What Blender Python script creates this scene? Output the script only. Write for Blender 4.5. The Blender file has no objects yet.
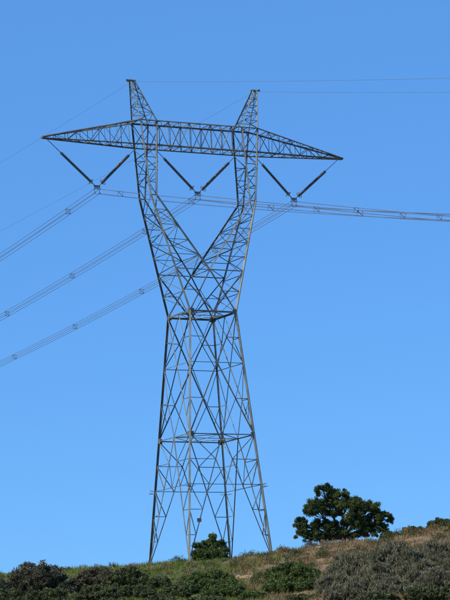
import bpy, bmesh, math, random
import numpy as np
from mathutils import Vector, Matrix, Euler
random.seed(7); rng=np.random.default_rng(7)
S=bpy.context.scene
S.view_settings.view_transform='Standard'; S.view_settings.look='None'; S.view_settings.exposure=0
coll=S.collection

# ---------------------------------------------------------------- helpers
def new_mat(name,rough=0.8,metal=0.0):
    m=bpy.data.materials.new(name); m.use_nodes=True
    b=m.node_tree.nodes['Principled BSDF']
    b.inputs['Roughness'].default_value=rough; b.inputs['Metallic'].default_value=metal
    return m,m.node_tree.nodes,m.node_tree.links,b
def noise_mat(name,c1,c2,scale,rough=0.8,metal=0.0,detail=4):
    m,n,l,b=new_mat(name,rough,metal)
    tc=n.new('ShaderNodeTexCoord'); t=n.new('ShaderNodeTexNoise'); r=n.new('ShaderNodeValToRGB')
    t.inputs['Scale'].default_value=scale; t.inputs['Detail'].default_value=detail
    r.color_ramp.elements[0].position=0.35; r.color_ramp.elements[1].position=0.65
    r.color_ramp.elements[0].color=(*c1,1); r.color_ramp.elements[1].color=(*c2,1)
    l.new(tc.outputs['Object'],t.inputs['Vector']); l.new(t.outputs['Fac'],r.inputs['Fac']); l.new(r.outputs['Color'],b.inputs['Base Color'])
    return m
def leaf_mat(name,trans=0.25):
    m,n,l,b=new_mat(name,0.65)
    a=n.new('ShaderNodeAttribute'); a.attribute_name='Col'
    l.new(a.outputs['Color'],b.inputs['Base Color'])
    tr=n.new('ShaderNodeBsdfTranslucent'); l.new(a.outputs['Color'],tr.inputs['Color'])
    mx=n.new('ShaderNodeMixShader'); mx.inputs[0].default_value=trans
    out=n['Material Output']
    l.new(b.outputs[0],mx.inputs[1]); l.new(tr.outputs[0],mx.inputs[2]); l.new(mx.outputs[0],out.inputs['Surface'])
    b.inputs['Specular IOR Level'].default_value=0.25
    return m
def mesh_obj(name,verts,faces,mat,parent=None,smooth=False):
    me=bpy.data.meshes.new(name); me.from_pydata([tuple(v) for v in verts],[],faces); me.update()
    me.materials.append(mat)
    if smooth: me.polygons.foreach_set('use_smooth',[True]*len(me.polygons))
    o=bpy.data.objects.new(name,me); coll.objects.link(o)
    if parent: o.parent=parent
    return o
def np_mesh(name,V,k,mat,col=None,parent=None):
    nf=len(V)//k
    me=bpy.data.meshes.new(name); me.vertices.add(len(V)); me.vertices.foreach_set('co',V.astype(np.float32).ravel())
    me.loops.add(len(V)); me.loops.foreach_set('vertex_index',np.arange(len(V),dtype=np.int32))
    me.polygons.add(nf); me.polygons.foreach_set('loop_start',(np.arange(nf)*k).astype(np.int32))
    me.update(calc_edges=True)
    if col is not None:
        at=me.color_attributes.new('Col','FLOAT_COLOR','POINT')
        at.data.foreach_set('color',np.c_[col,np.ones(len(col))].astype(np.float32).ravel())
    me.materials.append(mat)
    o=bpy.data.objects.new(name,me); coll.objects.link(o)
    if parent: o.parent=parent
    return o

# ---------------------------------------------------------------- camera
p=math.radians(9.2); roll=math.radians(-2.1)
cam=bpy.data.cameras.new('camera'); co=bpy.data.objects.new('camera',cam); coll.objects.link(co)
cam.sensor_fit='VERTICAL'; cam.sensor_height=24; cam.lens=110.4; cam.clip_end=20000; cam.clip_start=0.5
co.matrix_world=(Matrix.Rotation(math.pi/2+p,4,'X')@Matrix.Rotation(roll,4,'Z'))
S.camera=co

# ---------------------------------------------------------------- light
sun_el=math.radians(42); sun_az=math.radians(-122)   # azimuth from +Y, clockwise positive
sd=Vector((math.sin(sun_az)*math.cos(sun_el),math.cos(sun_az)*math.cos(sun_el),math.sin(sun_el)))
sl=bpy.data.lights.new('sun','SUN'); sl.energy=4.8; sl.angle=math.radians(0.5); sl.color=(1,0.93,0.82)
so=bpy.data.objects.new('sun',sl); coll.objects.link(so)
so.rotation_euler=(-sd).to_track_quat('-Z','Y').to_euler(); so.location=(-60,200,120)
w=bpy.data.worlds.new('World'); S.world=w; w.use_nodes=True
n=w.node_tree.nodes; l=w.node_tree.links; bg=n['Background']
sky=n.new('ShaderNodeTexSky'); sky.sky_type='NISHITA'; sky.sun_disc=False
sky.sun_elevation=sun_el; sky.sun_rotation=sun_az; sky.air_density=1.0; sky.dust_density=0.0; sky.ozone_density=3.0; sky.altitude=1500
mu=n.new('ShaderNodeMix'); mu.data_type='RGBA'; mu.blend_type='MULTIPLY'; mu.inputs[0].default_value=1; mu.inputs[7].default_value=(.56,1.0,1.42,1)
fl=n.new('ShaderNodeMix'); fl.data_type='RGBA'; fl.inputs[0].default_value=.55; fl.inputs[7].default_value=(1.0,2.95,7.0,1)
l.new(sky.outputs[0],mu.inputs[6]); l.new(mu.outputs[2],fl.inputs[6]); l.new(fl.outputs[2],bg.inputs['Color']); bg.inputs['Strength'].default_value=0.117

# ---------------------------------------------------------------- terrain
ty=np.arange(-400,3201,1.0)
tz=np.interp(ty,[-400,0,100,180,240,280,297,312,340,420,700,3200],[-4,-1.7,1,6,12.4,18.0,19.7,20.0,19,12,-10,-60])
k=np.exp(-np.linspace(-2,2,13)**2); k/=k.sum(); tz[10:-10]=np.convolve(tz,k,'same')[10:-10]
def ground(x,y,noise=True):
    x=np.asarray(x,float); y=np.asarray(y,float)
    b=np.interp(y,ty,tz)
    d=np.interp(x,[-300,-60,-24,-8,3,8,15,24,60,300],[-3,-1.2,-.6,-.1,.3,1.2,1.6,2.7,5,9])
    wy=np.clip((y-150)/145,0.2,1)*np.clip((900-y)/500,0,1)
    z=b+d*wy
    if noise:
        z=z+0.12*np.sin(x*.7+1.3*np.sin(y*.31))+0.10*np.sin(y*.9+x*.45)+0.07*np.sin(x*2.1+y*1.1)+.05*np.sin(x*3.7-y*2.3)
    return z
def axis(dense0,dense1,step,lo,hi):
    a=list(np.arange(dense0,dense1,step)); s=step; v=dense1
    while v<hi: a.append(v); s*=1.25; v+=s
    a.append(hi); s=step; v=dense0-step; L=[]
    while v>lo: L.append(v); s*=1.25; v-=s
    L.append(lo); return np.array(L[::-1]+a)
ax=axis(-34,34,.5,-3000,3000); ay=axis(190,312,.5,-400,3200)
X,Y=np.meshgrid(ax,ay); Z=ground(X,Y)
nx=len(ax); ny=len(ay)
idx=np.arange(nx*ny).reshape(ny,nx)
F=np.stack([idx[:-1,:-1],idx[:-1,1:],idx[1:,1:],idx[1:,:-1]],-1).reshape(-1,4)
gm,gn,gl,gb=new_mat('hillside_soil',0.95)
tc=gn.new('ShaderNodeTexCoord'); sx=gn.new('ShaderNodeSeparateXYZ'); gl.new(tc.outputs['Object'],sx.inputs[0])
n1=gn.new('ShaderNodeTexNoise'); n1.inputs['Scale'].default_value=.35; n1.inputs['Detail'].default_value=6; gl.new(tc.outputs['Object'],n1.inputs['Vector'])
n2=gn.new('ShaderNodeTexNoise'); n2.inputs['Scale'].default_value=3; n2.inputs['Detail'].default_value=6; gl.new(tc.outputs['Object'],n2.inputs['Vector'])
mr=gn.new('ShaderNodeMapRange'); mr.inputs[1].default_value=-2; mr.inputs[2].default_value=6; gl.new(sx.outputs['X'],mr.inputs[0])
ad=gn.new('ShaderNodeMath'); ad.operation='MULTIPLY_ADD'; gl.new(n1.outputs['Fac'],ad.inputs[0]); ad.inputs[1].default_value=.9; gl.new(mr.outputs[0],ad.inputs[2])
cr=gn.new('ShaderNodeValToRGB'); cr.color_ramp.elements[0].position=.4; cr.color_ramp.elements[0].color=(.085,.11,.03,1); cr.color_ramp.elements[1].position=1.0; cr.color_ramp.elements[1].color=(.24,.16,.075,1)
gl.new(ad.outputs[0],cr.inputs[0])
mm=gn.new('ShaderNodeMix'); mm.data_type='RGBA'; mm.blend_type='MULTIPLY'; mm.inputs[0].default_value=.7
r2=gn.new('ShaderNodeValToRGB'); r2.color_ramp.elements[0].position=.3; r2.color_ramp.elements[0].color=(.35,.35,.35,1); r2.color_ramp.elements[1].position=.7
gl.new(n2.outputs['Fac'],r2.inputs[0]); gl.new(cr.outputs[0],mm.inputs[6]); gl.new(r2.outputs[0],mm.inputs[7]); gl.new(mm.outputs[2],gb.inputs['Base Color'])
mesh_obj('hillside_ground',np.c_[X.ravel(),Y.ravel(),Z.ravel()],[tuple(f) for f in F.tolist()],gm,smooth=True)

# grass
def grass(name,n,x0,x1,y0,y1,hmin,hmax,colf,mat):
    x=rng.uniform(x0,x1,n); y=rng.uniform(y0,y1,n)
    cl=np.sin(x*1.9+2*np.sin(y*.8))+np.sin(y*2.3+x*.9)+.8*np.sin(x*.6+1.7*np.sin(y*.21+1))+rng.normal(0,.7,n)
    keep=cl>-.7; x=x[keep]; y=y[keep]; cl=cl[keep]; n=len(x)
    z=ground(x,y)-.03
    h=rng.uniform(hmin,hmax,n)*(0.55+.4*np.clip(cl,0,2)); a=rng.uniform(0,2*np.pi,n); wd=rng.uniform(.02,.05,n)
    lx=rng.normal(.08,.16,n)*h*1.5; ly=rng.normal(0,.16,n)*h*1.5
    B=np.c_[x,y,z]; D=np.c_[np.cos(a)*wd,np.sin(a)*wd,np.zeros(n)]
    V=np.stack([B-D,B+D,B+np.c_[lx,ly,h]],1).reshape(-1,3)
    c=colf(x,y,n,cl); return np_mesh(name,V,3,mat,np.repeat(c,3,0))
gmat=leaf_mat('grass_blades',.3)
def gcol(x,y,n,cl):
    dry=np.clip((x+.5)/6+rng.normal(0,.3,n)+.4*np.sin(x*.8+y*.5)+.3*np.sin(y*.35+2),0,1)[:,None]
    g=np.array([.21,.26,.04]); d=np.array([.38,.26,.12])
    pt=(.75+.25*np.sin(x*1.1+y*.7)*np.sin(y*.9-x*.4))[:,None]
    return (g*(1-dry)+d*dry)*rng.uniform(.5,1.25,(n,1))*pt
grass('grass',290000,-32,32,195,305,.18,.52,gcol,gmat)

# ---------------------------------------------------------------- foliage
def foliage(lumps,nl,size,c1,c2,sub=26,up=0.0,thin=1.0,shell=.85,subr=(.16,.34),flip=.45,spread=.45):
    P=[];C=[]
    tot=sum(a[3]*a[4]+a[3]*a[5]+a[4]*a[5] for a in lumps)
    for (x,y,z,rx,ry,rz) in lumps:
        m=int(nl*(rx*ry+rx*rz+ry*rz)/tot); ns=sub
        d=rng.normal(size=(ns,3)); d/=np.linalg.norm(d,axis=1)[:,None]; d[:,2]=np.where(d[:,2]<-flip,-d[:,2],d[:,2])
        rr=rng.uniform(.35,1.0,(ns,1))**.6*shell
        cc=d*rr*np.array([rx,ry,rz])
        sr=rng.uniform(subr[0],subr[1],ns)*(rx*ry*rz)**(1/3)*1.15
        br=rng.uniform(0,1,ns)
        i=rng.integers(0,ns,m); q=rng.normal(size=(m,3)); q/=np.linalg.norm(q,axis=1)[:,None]
        q*=rng.uniform(0,1,(m,1))**spread*1.1; q+=rng.normal(0,.16,(m,3)); q[:,2]*=.85
        pt=cc[i]+q*sr[i][:,None]
        P.append(pt+np.array([x,y,z])); t=np.clip(br[i]*.75+rng.uniform(-.1,.35,m),0,1)[:,None]
        C.append((np.array(c1)*(1-t)+np.array(c2)*t)*rng.uniform(.7,1.2,(m,1)))
    P=np.concatenate(P);C=np.concatenate(C);m=len(P)
    a=rng.normal(size=(m,3)); a[:,2]+=up*np.sign(a[:,2]+.001); a/=np.linalg.norm(a,axis=1)[:,None]
    b=np.cross(a,rng.normal(size=(m,3))); b/=np.linalg.norm(b,axis=1)[:,None]
    s=rng.uniform(.6,1.3,(m,1))*size
    V=np.stack([P-a*s,P+b*s*.38*thin,P+a*s,P-b*s*.38*thin],1).reshape(-1,3)
    return V,np.repeat(C,4,0)
def tube_path(pts,radii,sides=7):
    pts=[Vector(q) for q in pts]; V=[];Fc=[]
    for i,q in enumerate(pts):
        d=(pts[min(i+1,len(pts)-1)]-pts[max(i-1,0)]).normalized()
        u=d.cross(Vector((0.31,.95,.1))).normalized(); v=d.cross(u)
        for j in range(sides):
            t=2*math.pi*j/sides; V.append(q+(u*math.cos(t)+v*math.sin(t))*radii[i])
    for i in range(len(pts)-1):
        for j in range(sides):
            a=i*sides+j;b=i*sides+(j+1)%sides; Fc.append((a,b,b+sides,a+sides))
    Fc.append(tuple(range(sides))[::-1]); Fc.append(tuple(range(len(V)-sides,len(V))))
    return V,Fc
bark=noise_mat('bark',(.05,.04,.03),(.12,.09,.07),6,.9)
def woody(name,base,lumps,r0,parent,fork=None,per=3):
    V=[];Fc=[]
    def add(pts,rad):
        v,f=tube_path(pts,rad); o=len(V); V.extend(v); Fc.extend([tuple(i+o for i in q) for q in f])
    base=Vector(base); fork=Vector(fork) if fork else base+Vector((0,0,.3))
    if (fork-base).length>.5:
        mid=(base+fork)/2+Vector((.12,.05,0)); add([base-Vector((0,0,.4)),mid,fork],[r0*1.25,r0,r0*.85])
    for L in lumps:
        c=Vector(L[:3])
        m1=fork.lerp(c,.5)+Vector((rng.normal(0,.15),rng.normal(0,.15),-.12*L[5]))
        add([fork-Vector((0,0,.2)),m1,c],[r0*.6,r0*.4,r0*.22])
        for q in range(per):
            d=Vector(rng.normal(size=3)); d.z=abs(d.z)*.8; d.normalize(); e=c+Vector((d.x*L[3],d.y*L[4],d.z*L[5]))*.9
            s=m1.lerp(c,rng.uniform(.3,1)); add([s,s.lerp(e,.5)+Vector((0,0,-.05)),e],[r0*.22,r0*.14,r0*.05])
    mesh_obj(name,V,Fc,bark,parent,True)
lm=leaf_mat('foliage',.28)
def plant(name,base,lumps,nl,size,c1,c2,r0=.07,fork=None,per=3,**kw):
    e=bpy.data.objects.new(name,None); coll.objects.link(e)
    V,c=foliage(lumps,nl,size,c1,c2,**kw); np_mesh('leaves',V,4,lm,c,e)
    woody('branches',base,lumps,r0,e,fork,per)
    return e
def shrub(name,x,y,top,rad,nl,size,c1,c2,**kw):
    g=float(ground(x,y)); h=top-g; L=[]
    k=max(3,int(rad*2))
    for i in range(k):
        fx=(i+.5)/k*2-1
        r=rad*.42*rng.uniform(.85,1.2); hh=h*(1-.35*fx*fx)*rng.uniform(.82,1.0)
        L.append((x+fx*rad*.7,y+rng.uniform(-.5,.5)*rad*.7,g+hh*.55,r,r,hh*.5))
        L.append((x+fx*rad*.8,y-rad*.35+rng.uniform(-.3,.3),g+hh*.25,r,r*.9,hh*.35))
    kw.setdefault('flip',.8); kw.setdefault('sub',34); kw.setdefault('subr',(.13,.28))
    return plant(name,(x,y,g),L,nl,size,c1,c2,**kw)
DG=((.035,.06,.018),(.15,.20,.045)); PU=((.045,.042,.028),(.16,.145,.08)); MG=((.04,.052,.022),(.16,.18,.065)); GB=((.085,.083,.047),(.27,.25,.145)); 
def row(lst,nl,size,pal,name='shrub',**kw):
    for (x,y,t,r) in lst: shrub(name,x,y,t,r,int(nl*r),size,*pal,**kw)
row([(-18.3,256,17.9,3.4),(-22.6,254,16.9,2.2),(-13.2,258,17.2,2.4)],9000,.12,PU)
row([(-9.9,257,17.1,2.0),(-7.0,255,15.9,1.4)],8500,.11,MG)
row([(-20.5,246,14.9,2.4),(-16.4,245,14.6,2.3),(-12.3,246,15.0,2.2),(-8.8,247,14.8,1.9),(-5.4,246,14.5,1.7)],8000,.11,MG)
row([(-18.5,237,12.9,2.4),(-14.2,238,13.0,2.3),(-10.2,237,12.9,2.2),(-6.4,238,13.1,2.0),(-2.6,237,12.9,2.1)],6500,.12,MG)
row([(-2.4,250,16.0,3.1),(5.5,253,16.5,2.9)],10000,.11,DG)
row([(-1.2,244,14.5,2.2),(4.6,243,14.7,2.3),(6.6,244,14.5,1.8),(1.6,238,13.1,1.6)],8000,.11,DG)
row([(-2.75,301,23.2,2.25)],13000,.11,DG)
row([(10.2,240,16.7,2.5),(13.8,238,17.5,3.0),(18.0,239,17.6,2.9),(21.8,240,18.5,2.8)],12500,.14,GB,'grey_bush',up=1.6,thin=.5)
row([(11.8,232,15.0,2.5),(15.8,231,15.3,2.5),(19.8,232,15.9,2.6),(8.4,234,14.5,1.9)],11000,.14,GB,'grey_bush',up=1.6,thin=.5)
row([(9.0,225,12.9,2.0),(12.6,225,13.3,2.2),(16.4,225,13.7,2.3),(19.8,225,14.0,2.2)],8000,.14,GB,'grey_bush',up=1.6,thin=.5)
row([(5.6,230,12.3,1.7),(11.0,217,11.7,2.0),(15.0,217,12.0,2.2),(18.6,217,12.4,2.2)],7000,.13,MG)
row([(19.5,300,23.1,1.6),(22.5,300,23.8,1.8),(17.0,301,22.7,1.2)],5000,.12,MG)
# low scrub scattered over the slope (one mass)
L=[]
for i in range(300):
    x=rng.uniform(-26,27); y=rng.uniform(250,299)
    if abs(x+2.6)<2 and y>292: continue
    r=rng.uniform(.2,.55)*(1 if x<0 else 1.3); L.append((x,y,float(ground(x,y))+r*.35,r*1.5,r*1.4,r*.9))
h=len(L)//2
V1,c1_=foliage(L[:h],26000,.09,(.04,.055,.018),(.13,.16,.045),sub=10,subr=(.3,.5))
V2,c2_=foliage(L[h:],26000,.11,(.10,.075,.035),(.34,.23,.10),sub=10,subr=(.3,.5),up=1.2,thin=.6)
np_mesh('low_scrub',np.r_[V1,V2],4,lm,np.r_[c1_,c2_])
# wind-shaped tree
g=float(ground(12.2,305))
T=[(10.2,305,27.3,1.2,1.3,1.1),(11.8,305,26.6,1.4,1.5,1.2),(9.5,305,25.4,1.7,1.8,1.4),(12.3,304.6,25.1,2.3,2.1,1.5),(15.0,305,24.9,1.8,1.9,1.4),(16.6,305,24.2,1.1,1.2,.9),
   (7.4,305,23.9,1.0,1.2,.9),(10.2,305.5,23.5,2.0,1.8,1.1),(13.4,305,23.6,2.2,2.0,1.2),(7.6,304.5,22.7,1.0,1.2,.9),(16.0,305,23.1,1.2,1.0,.8),(13.4,305.2,26.0,1.3,1.4,.8),
   (9.2,304.6,22.3,1.6,1.2,.8),(12.0,304.5,22.4,1.9,1.2,.9),(14.6,304.6,22.6,1.4,1.2,.7)]
plant('acacia_tree',(12.1,305,g),T,125000,.10,(.028,.045,.013),(.14,.18,.045),r0=.3,fork=(12.0,305,g+1.3),sub=48,subr=(.11,.24),shell=.97,spread=.7,per=6)

# rocks
rk=noise_mat('rock',(.28,.17,.09),(.4,.27,.16),2.5,.9)
for (x,y,s) in ((1.2,262,.42),(2.1,263,.3),(.3,264,.25),(6.5,284,.28),(9,288,.3),(11.5,280,.25)):
    bm=bmesh.new(); bmesh.ops.create_icosphere(bm,subdivisions=3,radius=s)
    ph=rng.uniform(0,6,3)
    for v in bm.verts:
        c=v.co; f=1+.18*math.sin(c.x/s*3+ph[0])+.15*math.sin(c.y/s*4+ph[1])+.12*math.sin(c.z/s*5+ph[2]+c.x/s*3); v.co=Vector((c.x*1.5,c.y,c.z*.7))*f
    me=bpy.data.meshes.new('rock'); bm.to_mesh(me); bm.free(); me.materials.append(rk)
    o=bpy.data.objects.new('rock',me); coll.objects.link(o); o.location=(x,y,float(ground(x,y))+s*.1)

# ---------------------------------------------------------------- tower
steel=noise_mat('weathered_galvanised_steel',(.085,.092,.08),(.17,.18,.16),.8,.55,.2)
tower=bpy.data.objects.new('transmission_tower',None); coll.objects.link(tower)
YAW=math.radians(27); TX,TY=-2.6,300.0
tower.location=(TX,TY,0); tower.rotation_euler=(0,0,YAW)
class Frame:
    def __init__(s): s.V=[]; s.F=[]
    def L(s,a,b,w,t=None,out=None):
        a=Vector(a); b=Vector(b); d=b-a
        if d.length<.05: return
        d.normalize(); t=t or max(.018,w*.16)
        m=(a+b)/2; o=Vector(out) if out else Vector((m.x*.3,m.y,0.02))
        u=o-d*o.dot(d)
        if u.length<.01: u=d.cross(Vector((0,0,1)))
        if u.length<.01: u=Vector((1,0,0))
        u.normalize(); v=d.cross(u)
        pr=[(0,0),(w,0),(w,t),(t,t),(t,w),(0,w)]
        o=len(s.V)
        for q in (a,b):
            for (i,j) in pr: s.V.append(q+(-u)*(j-w*.3)+v*(i-w*.4))
        for i in range(6): s.F.append((o+i,o+(i+1)%6,o+6+(i+1)%6,o+6+i))
        s.F.append((o+3,o+2,o+1,o+0)); s.F.append((o+5,o+4,o+3,o+0)); s.F.append((o+6,o+7,o+8,o+9)); s.F.append((o+6,o+9,o+10,o+11))
    def box(s,c,sx,sy,sz):
        c=Vector(c); o=len(s.V)
        for z in(-1,1):
            for y in(-1,1):
                for x in(-1,1): s.V.append(c+Vector((x*sx,y*sy,z*sz)))
        for f in((0,2,3,1),(4,5,7,6),(0,1,5,4),(2,6,7,3),(0,4,6,2),(1,3,7,5)): s.F.append(tuple(i+o for i in f))
    def done(s,name): return mesh_obj(name,s.V,s.F,steel,tower)
def lp(a,b,t): return Vector(a).lerp(Vector(b),t)
WL,WD,WB=.22,.115,.072
zB,zM,zW=19.7,33.4,47.0
def hs(z): return 5.0+(2.8-5.0)*(z-zB)/(zW-zB)
def cn(sx,sy,z): h=hs(z); return Vector((sx*h,sy*h,z))
fr=Frame()
cor=[(-1,-1),(1,-1),(1,1),(-1,1)]
for (sx,sy) in cor:
    b=cn(sx,sy,zB); wx=TX+b.x*math.cos(YAW)-b.y*math.sin(YAW); wy=TY+b.x*math.sin(YAW)+b.y*math.cos(YAW)
    gz=float(ground(wx,wy)); foot=cn(sx,sy,gz-.5); fr.L(foot,cn(sx,sy,zW),WL,out=(sx,sy,0)); 
    fr.box(cn(sx,sy,gz+.05),.35,.35,.3)
def zig(fr,a0,a1,b0,b1,n,w,horiz=True,start=0):
    for i in range(n):
        t0=i/n;t1=(i+1)/n
        if (i+start)%2==0: fr.L(lp(a0,a1,t0),lp(b0,b1,t1),w)
        else: fr.L(lp(b0,b1,t0),lp(a0,a1,t1),w)
        if horiz and i>0: fr.L(lp(a0,a1,t0),lp(b0,b1,t0),w)
for k in range(4):
    A=cor[k];B=cor[(k+1)%4]
    TL,TR,BL,BR=cn(*A,zM),cn(*B,zM),cn(*A,zB),cn(*B,zB); M=lp(TL,TR,.5)
    fr.L(TL,TR,WD)
    for (tp,bt) in ((TL,BL),(TR,BR)):
        fr.L(M,bt,WD)
        for i,f in enumerate((.2,.4,.6,.8)):
            kp=lp(bt,M,f); fr.L(lp(bt,tp,f),kp,WB); 
            fr.L(kp,lp(bt,tp,f+.2),WB)
    fr.L(lp(BL,M,.6),lp(BR,M,.6),WB); h0=lp(lp(BL,M,.6),lp(BR,M,.6),.5); fr.L(h0,lp(BL,M,.8),WB); fr.L(h0,lp(BR,M,.8),WB)
    TL,TR,BL,BR=cn(*A,zW),cn(*B,zW),cn(*A,zM),cn(*B,zM)
    fr.L(TL,TR,.2); fr.L(BL,TR,WD); fr.L(BR,TL,WD)
    wb=(BR-BL).length; wt=(TR-TL).length; tc_=wb/(wb+wt); C=lp(BL,TR,tc_)
    for (t0,b0) in ((TL,BL),(TR,BR)):
        ML=lp(b0,t0,tc_); q1=lp(b0,C,.5); q2=lp(t0,C,.5)
        fr.L(ML,q1,WB); fr.L(ML,q2,WB); fr.L(lp(b0,t0,tc_*.5),q1,WB); fr.L(lp(b0,t0,tc_+(1-tc_)*.5),q2,WB)
        fr.L(lp(b0,t0,tc_*.5),lp(b0,C,.25),WB); fr.L(M,q1,WB); fr.L(lp(TL,TR,.5),q2,WB)
    fr.L(lp(BL,TL,tc_),lp(BR,TR,tc_),WB)
for z in (zM,zW):
    m=[lp(cn(*cor[k],z),cn(*cor[(k+1)%4],z),.5) for k in range(4)]
    for k in range(4): fr.L(m[k],m[(k+1)%4],WB,out=(0,0,1))
    fr.L(m[0],m[2],WB,out=(0,0,1)); fr.L(m[1],m[3],WB,out=(0,0,1))
    for (sx,sy) in cor:
        c=cn(sx,sy,z); fr.box(c+Vector((-sx*.22,sy*.07,0)),.24,.012,.26); fr.box(c+Vector((sx*.07,-sy*.22,0)),.012,.24,.26)
fr.done('lattice_body')
gd=Frame()
for (sx,sy) in cor:
    for q in (27.6,27.9):
        a=cn(sx,sy,q); gd.L(a,a+Vector((sx*.55,sy*.15,.12)),.05); gd.L(a,a+Vector((sx*.15,sy*.55,.12)),.05)
    a=cn(sx,sy,27.6)
    gd.L(a+Vector((sx*.5,-sy*.5,.1)),a+Vector((sx*.5,sy*.5,.1)),.04); gd.L(a+Vector((-sx*.5,sy*.5,.1)),a+Vector((sx*.5,sy*.5,.1)),.04)
gd.box(lp(cn(-1,-1,24),cn(1,-1,24),.12)+Vector((0,-.08,0)),.25,.02,.2)
gd.done('anti_climb_guard_and_sign')

kf=Frame()
zC,zK,zA,zT,zP=51.7,59.9,65.55,68.3,72.9
HYW,HYK,HYA=2.8,1.5,1.2
def hy(z): return float(np.interp(z,[zW,zK,zA,zT],[HYW,HYK,HYA,1.15]))
for s in (-1,1):
    ot={};inn={}
    for y in (-1,1):
        wo=Vector((s*2.8,y*HYW,zW)); ko=Vector((s*6.45,y*HYK,zK)); ki=Vector((s*5.75,y*HYK,zK)); cr_=Vector((0,y*hy(zC),zC))
        ao=Vector((s*7.2,y*HYA,zA)); ai=Vector((s*5.2,y*HYA,zA)); to=Vector((s*7.25,y*1.15,zT)); ti=Vector((s*5.25,y*1.15,zT))
        kf.L(wo,ko,.2,out=(s,y,0)); kf.L(ko,to,.17,out=(s,y,0)); kf.L(cr_,ki,.16,out=(-s,y,0)); kf.L(ki,ti,.16,out=(-s,y,0)); kf.L(ko,ki,.1)
        to_=(zC-zW)/(zK-zW); oc=lp(wo,ko,to_)
        zig(kf,oc,ko,cr_,ki,5,WB,True,0)
        kf.L(oc,cr_,.1); kf.L(wo,cr_,WD); wm=Vector((0,y*HYW,zW)); kf.L(wm,oc,WD)
        h_=lp(wo,cr_,.5); kf.L(h_,lp(wo,oc,.5),WB); kf.L(lp(wo,oc,.5),lp(wm,oc,.6),WB); 
        kf.L(h_,wm,WB)
        zig(kf,ko,ao,ki,ai,4,WB,True,1)
        kf.L(ao,ti,WB); kf.L(ai,to,WB)
        po=Vector((s*7.85,y*.15,zP)); pi_=Vector((s*7.35,y*.15,zP))
        kf.L(to,po,.12,out=(s,y,0)); kf.L(ti,pi_,.12,out=(-s,y,0)); zig(kf,to,po,ti,pi_,5,.06,True,0); kf.L(po,pi_,.09)
        ot[y]=(wo,ko,ao,to,po,oc); inn[y]=(cr_,ki,ai,ti,pi_)
    o1,o2=ot[-1],ot[1]; i1,i2=inn[-1],inn[1]
    zig(kf,o1[0],o1[1],o2[0],o2[1],6,WB,True,0); zig(kf,o1[0],o1[1],o2[0],o2[1],6,.06,False,1)
    zig(kf,o1[1],o1[2],o2[1],o2[2],3,WB,True,0); zig(kf,o1[3],o1[4],o2[3],o2[4],5,.06,True,0)
    zig(kf,i1[0],i1[1],i2[0],i2[1],5,WB,True,1); zig(kf,i1[1],i1[2],i2[1],i2[2],3,WB,True,0); zig(kf,i1[3],i1[4],i2[3],i2[4],5,.06,True,1)
    kf.L(o1[4]+Vector((s*.1,-.45,0)),o2[4]+Vector((s*.1,.45,0)),.12); kf.L(i1[4]+Vector((0,-.3,0)),i2[4]+Vector((0,.3,0)),.1)
    kf.L(lp(o1[4],o2[4],.5)+Vector((s*.45,0,.05)),lp(i1[4],i2[4],.5)+Vector((-s*.2,0,.05)),.14)
kf.L((0,-hy(zC),zC),(0,hy(zC),zC),WD)
kf.done('window_frame_and_peaks')

ca=Frame(); LX=18.5
for y in (-1,1):
    bl=Vector((-7.2,y*HYA,zA));br=Vector((7.2,y*HYA,zA)); tl=Vector((-7.25,y*1.15,zT)); tr=Vector((7.25,y*1.15,zT))
    ca.L(bl,br,.15,out=(0,y,-1)); ca.L(tl,tr,.15,out=(0,y,1))
    xs=np.linspace(-5.2,5.2,9)
    for i in range(8):
        a=Vector((xs[i],y*HYA,zA));b=Vector((xs[i+1],y*HYA,zA));c=Vector((xs[i],y*1.15,zT));d=Vector((xs[i+1],y*1.15,zT))
        if i%2==0: ca.L(a,d,.075)
        else: ca.L(c,b,.075)
        ca.L(b,d,.06)
    for s in (-1,1):
        b0=Vector((s*7.2,y*HYA,zA)); t0=Vector((s*7.25,y*1.15,zT)); tb=Vector((s*LX,y*.12,zA+.15)); tt=Vector((s*LX,y*.12,zA+.3))
        ca.L(b0,tb,.14,out=(0,y,-1)); ca.L(t0,tt,.14,out=(0,y,1))
        zig(ca,b0,tb,t0,tt,8,.065,True,0)
for s in (-1,1):
    for (z0,z1) in ((zA,zA+.15),(zT,zA+.3)):
        a0=Vector((s*7.2,-1.2,z0));a1=Vector((s*LX,-.12,z1)); b0=Vector((s*7.2,1.2,z0)); b1=Vector((s*LX,.12,z1))
        zig(ca,a0,a1,b0,b1,9,.06,True,0)
    ca.L((s*LX,-.3,zA+.22),(s*LX,.3,zA+.22),.2)
for z in (zA,zT):
    zig(ca,(-7.2,-1.2,z),(7.2,-1.2,z),(-7.2,1.2,z),(7.2,1.2,z),12,.06,True,0)
ca.done('crossarm')

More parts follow.
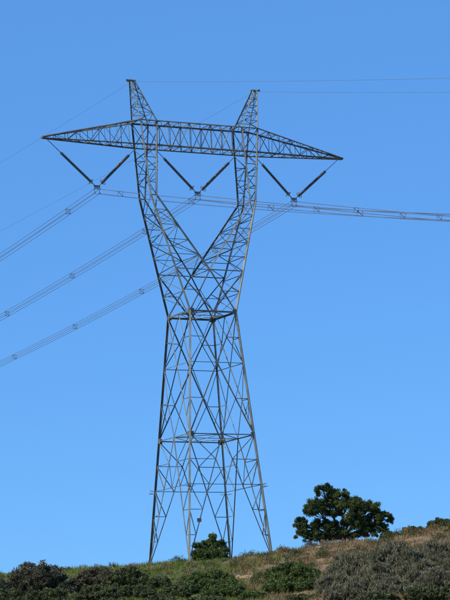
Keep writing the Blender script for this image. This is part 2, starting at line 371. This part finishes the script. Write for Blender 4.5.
ins_m=noise_mat('brown_glazed_porcelain',(.05,.042,.038),(.09,.075,.07),3,.25)
hw=noise_mat('line_hardware',(.12,.12,.12),(.2,.2,.2),3,.5,.5)
def lathe(a,b,profile,sides=12):
    a=Vector(a);b=Vector(b);d=(b-a).normalized();u=d.cross(Vector((0,1,0))).normalized();v=d.cross(u);V=[];Fc=[]
    for (t,r) in profile:
        for j in range(sides):
            an=2*math.pi*j/sides; V.append(a+d*t+(u*math.cos(an)+v*math.sin(an))*r)
    for i in range(len(profile)-1):
        for j in range(sides):
            p0=i*sides+j;p1=i*sides+(j+1)%sides; Fc.append((p0,p1,p1+sides,p0+sides))
    return V,Fc
zV=60.75
vs=[(-12.2,-18.1,-7.2),(0,-5.2,5.2),(12.1,7.2,18.1)]
for (xc,xl,xr) in vs:
    V=[];Fc=[];H=Frame()
    for xe in (xl,xr):
        top=Vector((xe,0,zA+(.15 if abs(xe)>15 else -.05))); s=1 if xe>xc else -1; bot=Vector((xc+s*.3,0,zV+.1)); d=(bot-top).normalized(); Ln=(bot-top).length
        body=4.7; e=bot-d*.35; st=e-d*body
        H.L(top,st,.06); H.L(e,bot,.07)
        H.box(st,.1,.1,.1)
        prof=[(0,.05)]; nd=38; sp=body/nd
        for i in range(nd): prof+=[(i*sp+.01,.11),(i*sp+.03,.165),(i*sp+.07,.16),(i*sp+.09,.12)]
        prof+=[(body,.05)]
        v,f=lathe(st,e,prof); o=len(V); V+=v; Fc+=[tuple(i+o for i in q) for q in f]
        u=d.cross(Vector((0,1,0))).normalized(); vv=Vector((0,1,0))
        rp=[e-d*.2+(u*math.cos(t)+vv*math.sin(t))*.34 for t in np.linspace(0,2*math.pi,17)]
        for i in range(16): H.L(rp[i],rp[i+1],.05,.045)
    H.box((xc,0,zV-.02),.36,.03,.13); H.L((xc,0,zV-.1),(xc,0,zV-.28),.08)
    for sx in(-.28,.28):
        for dz in (-.3,-.82):
            H.box((xc+sx,0,zV+dz+.03),.04,.22,.04)
        H.box((xc+sx,0,zV-.55),.02,.03,.27)
    H.box((xc,0,zV-.27),.27,.025,.05)
    mesh_obj('insulator_string',V,Fc,ins_m,tower,True)
    o=H.done('string_hardware'); o.data.materials[0]=hw
wm=noise_mat('aluminium_conductor',(.16,.16,.17),(.24,.24,.25),.5,.5,.6)
def wires(name,paths,r,spacers,parent=None):
    V=[];Fc=[]
    for P in paths:
        v,f=tube_path(P,[r]*len(P),6); o=len(V); V+=v; Fc+=[tuple(i+o for i in q) for q in f]
    H=Frame()
    for q in spacers:
        for i in range(4): H.L(q[i],q[(i+1)%4],.05,.04)
        H.L(q[0],q[2],.05,.04)
    o=len(V); V+=H.V; Fc+=[tuple(i+o for i in q) for q in H.F]
    return mesh_obj(name,V,Fc,wm,parent)
def toW(q):
    c,s=math.cos(YAW),math.sin(YAW); return Vector((TX+q[0]*c-q[1]*s,TY+q[0]*s+q[1]*c,q[2]))
def sag(y,near,far):
    t=abs(y); a,b=(near if y<0 else far); return -a*t+b*t*t
ys=list(np.arange(-300,0,6.0))+[0.0]+list(np.arange(6,420,6.0))
for vi,(xc,_,_) in enumerate(vs):
    N=(.249,.00028);Fr=(.093,.00030)
    offs=[(-.28,-.3),(.28,-.3),(.28,-.82),(-.28,-.82)]
    paths=[[toW((xc+a,y,zV+b+sag(y,N,Fr))) for y in ys] for a,b in offs]
    sp=[]
    for y0 in [-(6+vi*4+i*17) for i in range(14)]+[8+vi*6+i*21 for i in range(15)]:
        sp.append([toW((xc+a,y0,zV+b+sag(y0,N,Fr))) for a,b in offs])
    wires('power_line',paths,.024,sp)
for s in (-1,1):
    P=[toW((s*7.6,y,zP-.1+sag(y,(.238,.00012),(.035,.00012)))) for y in ys]
    wires('ground_wire',[P],.013,[])
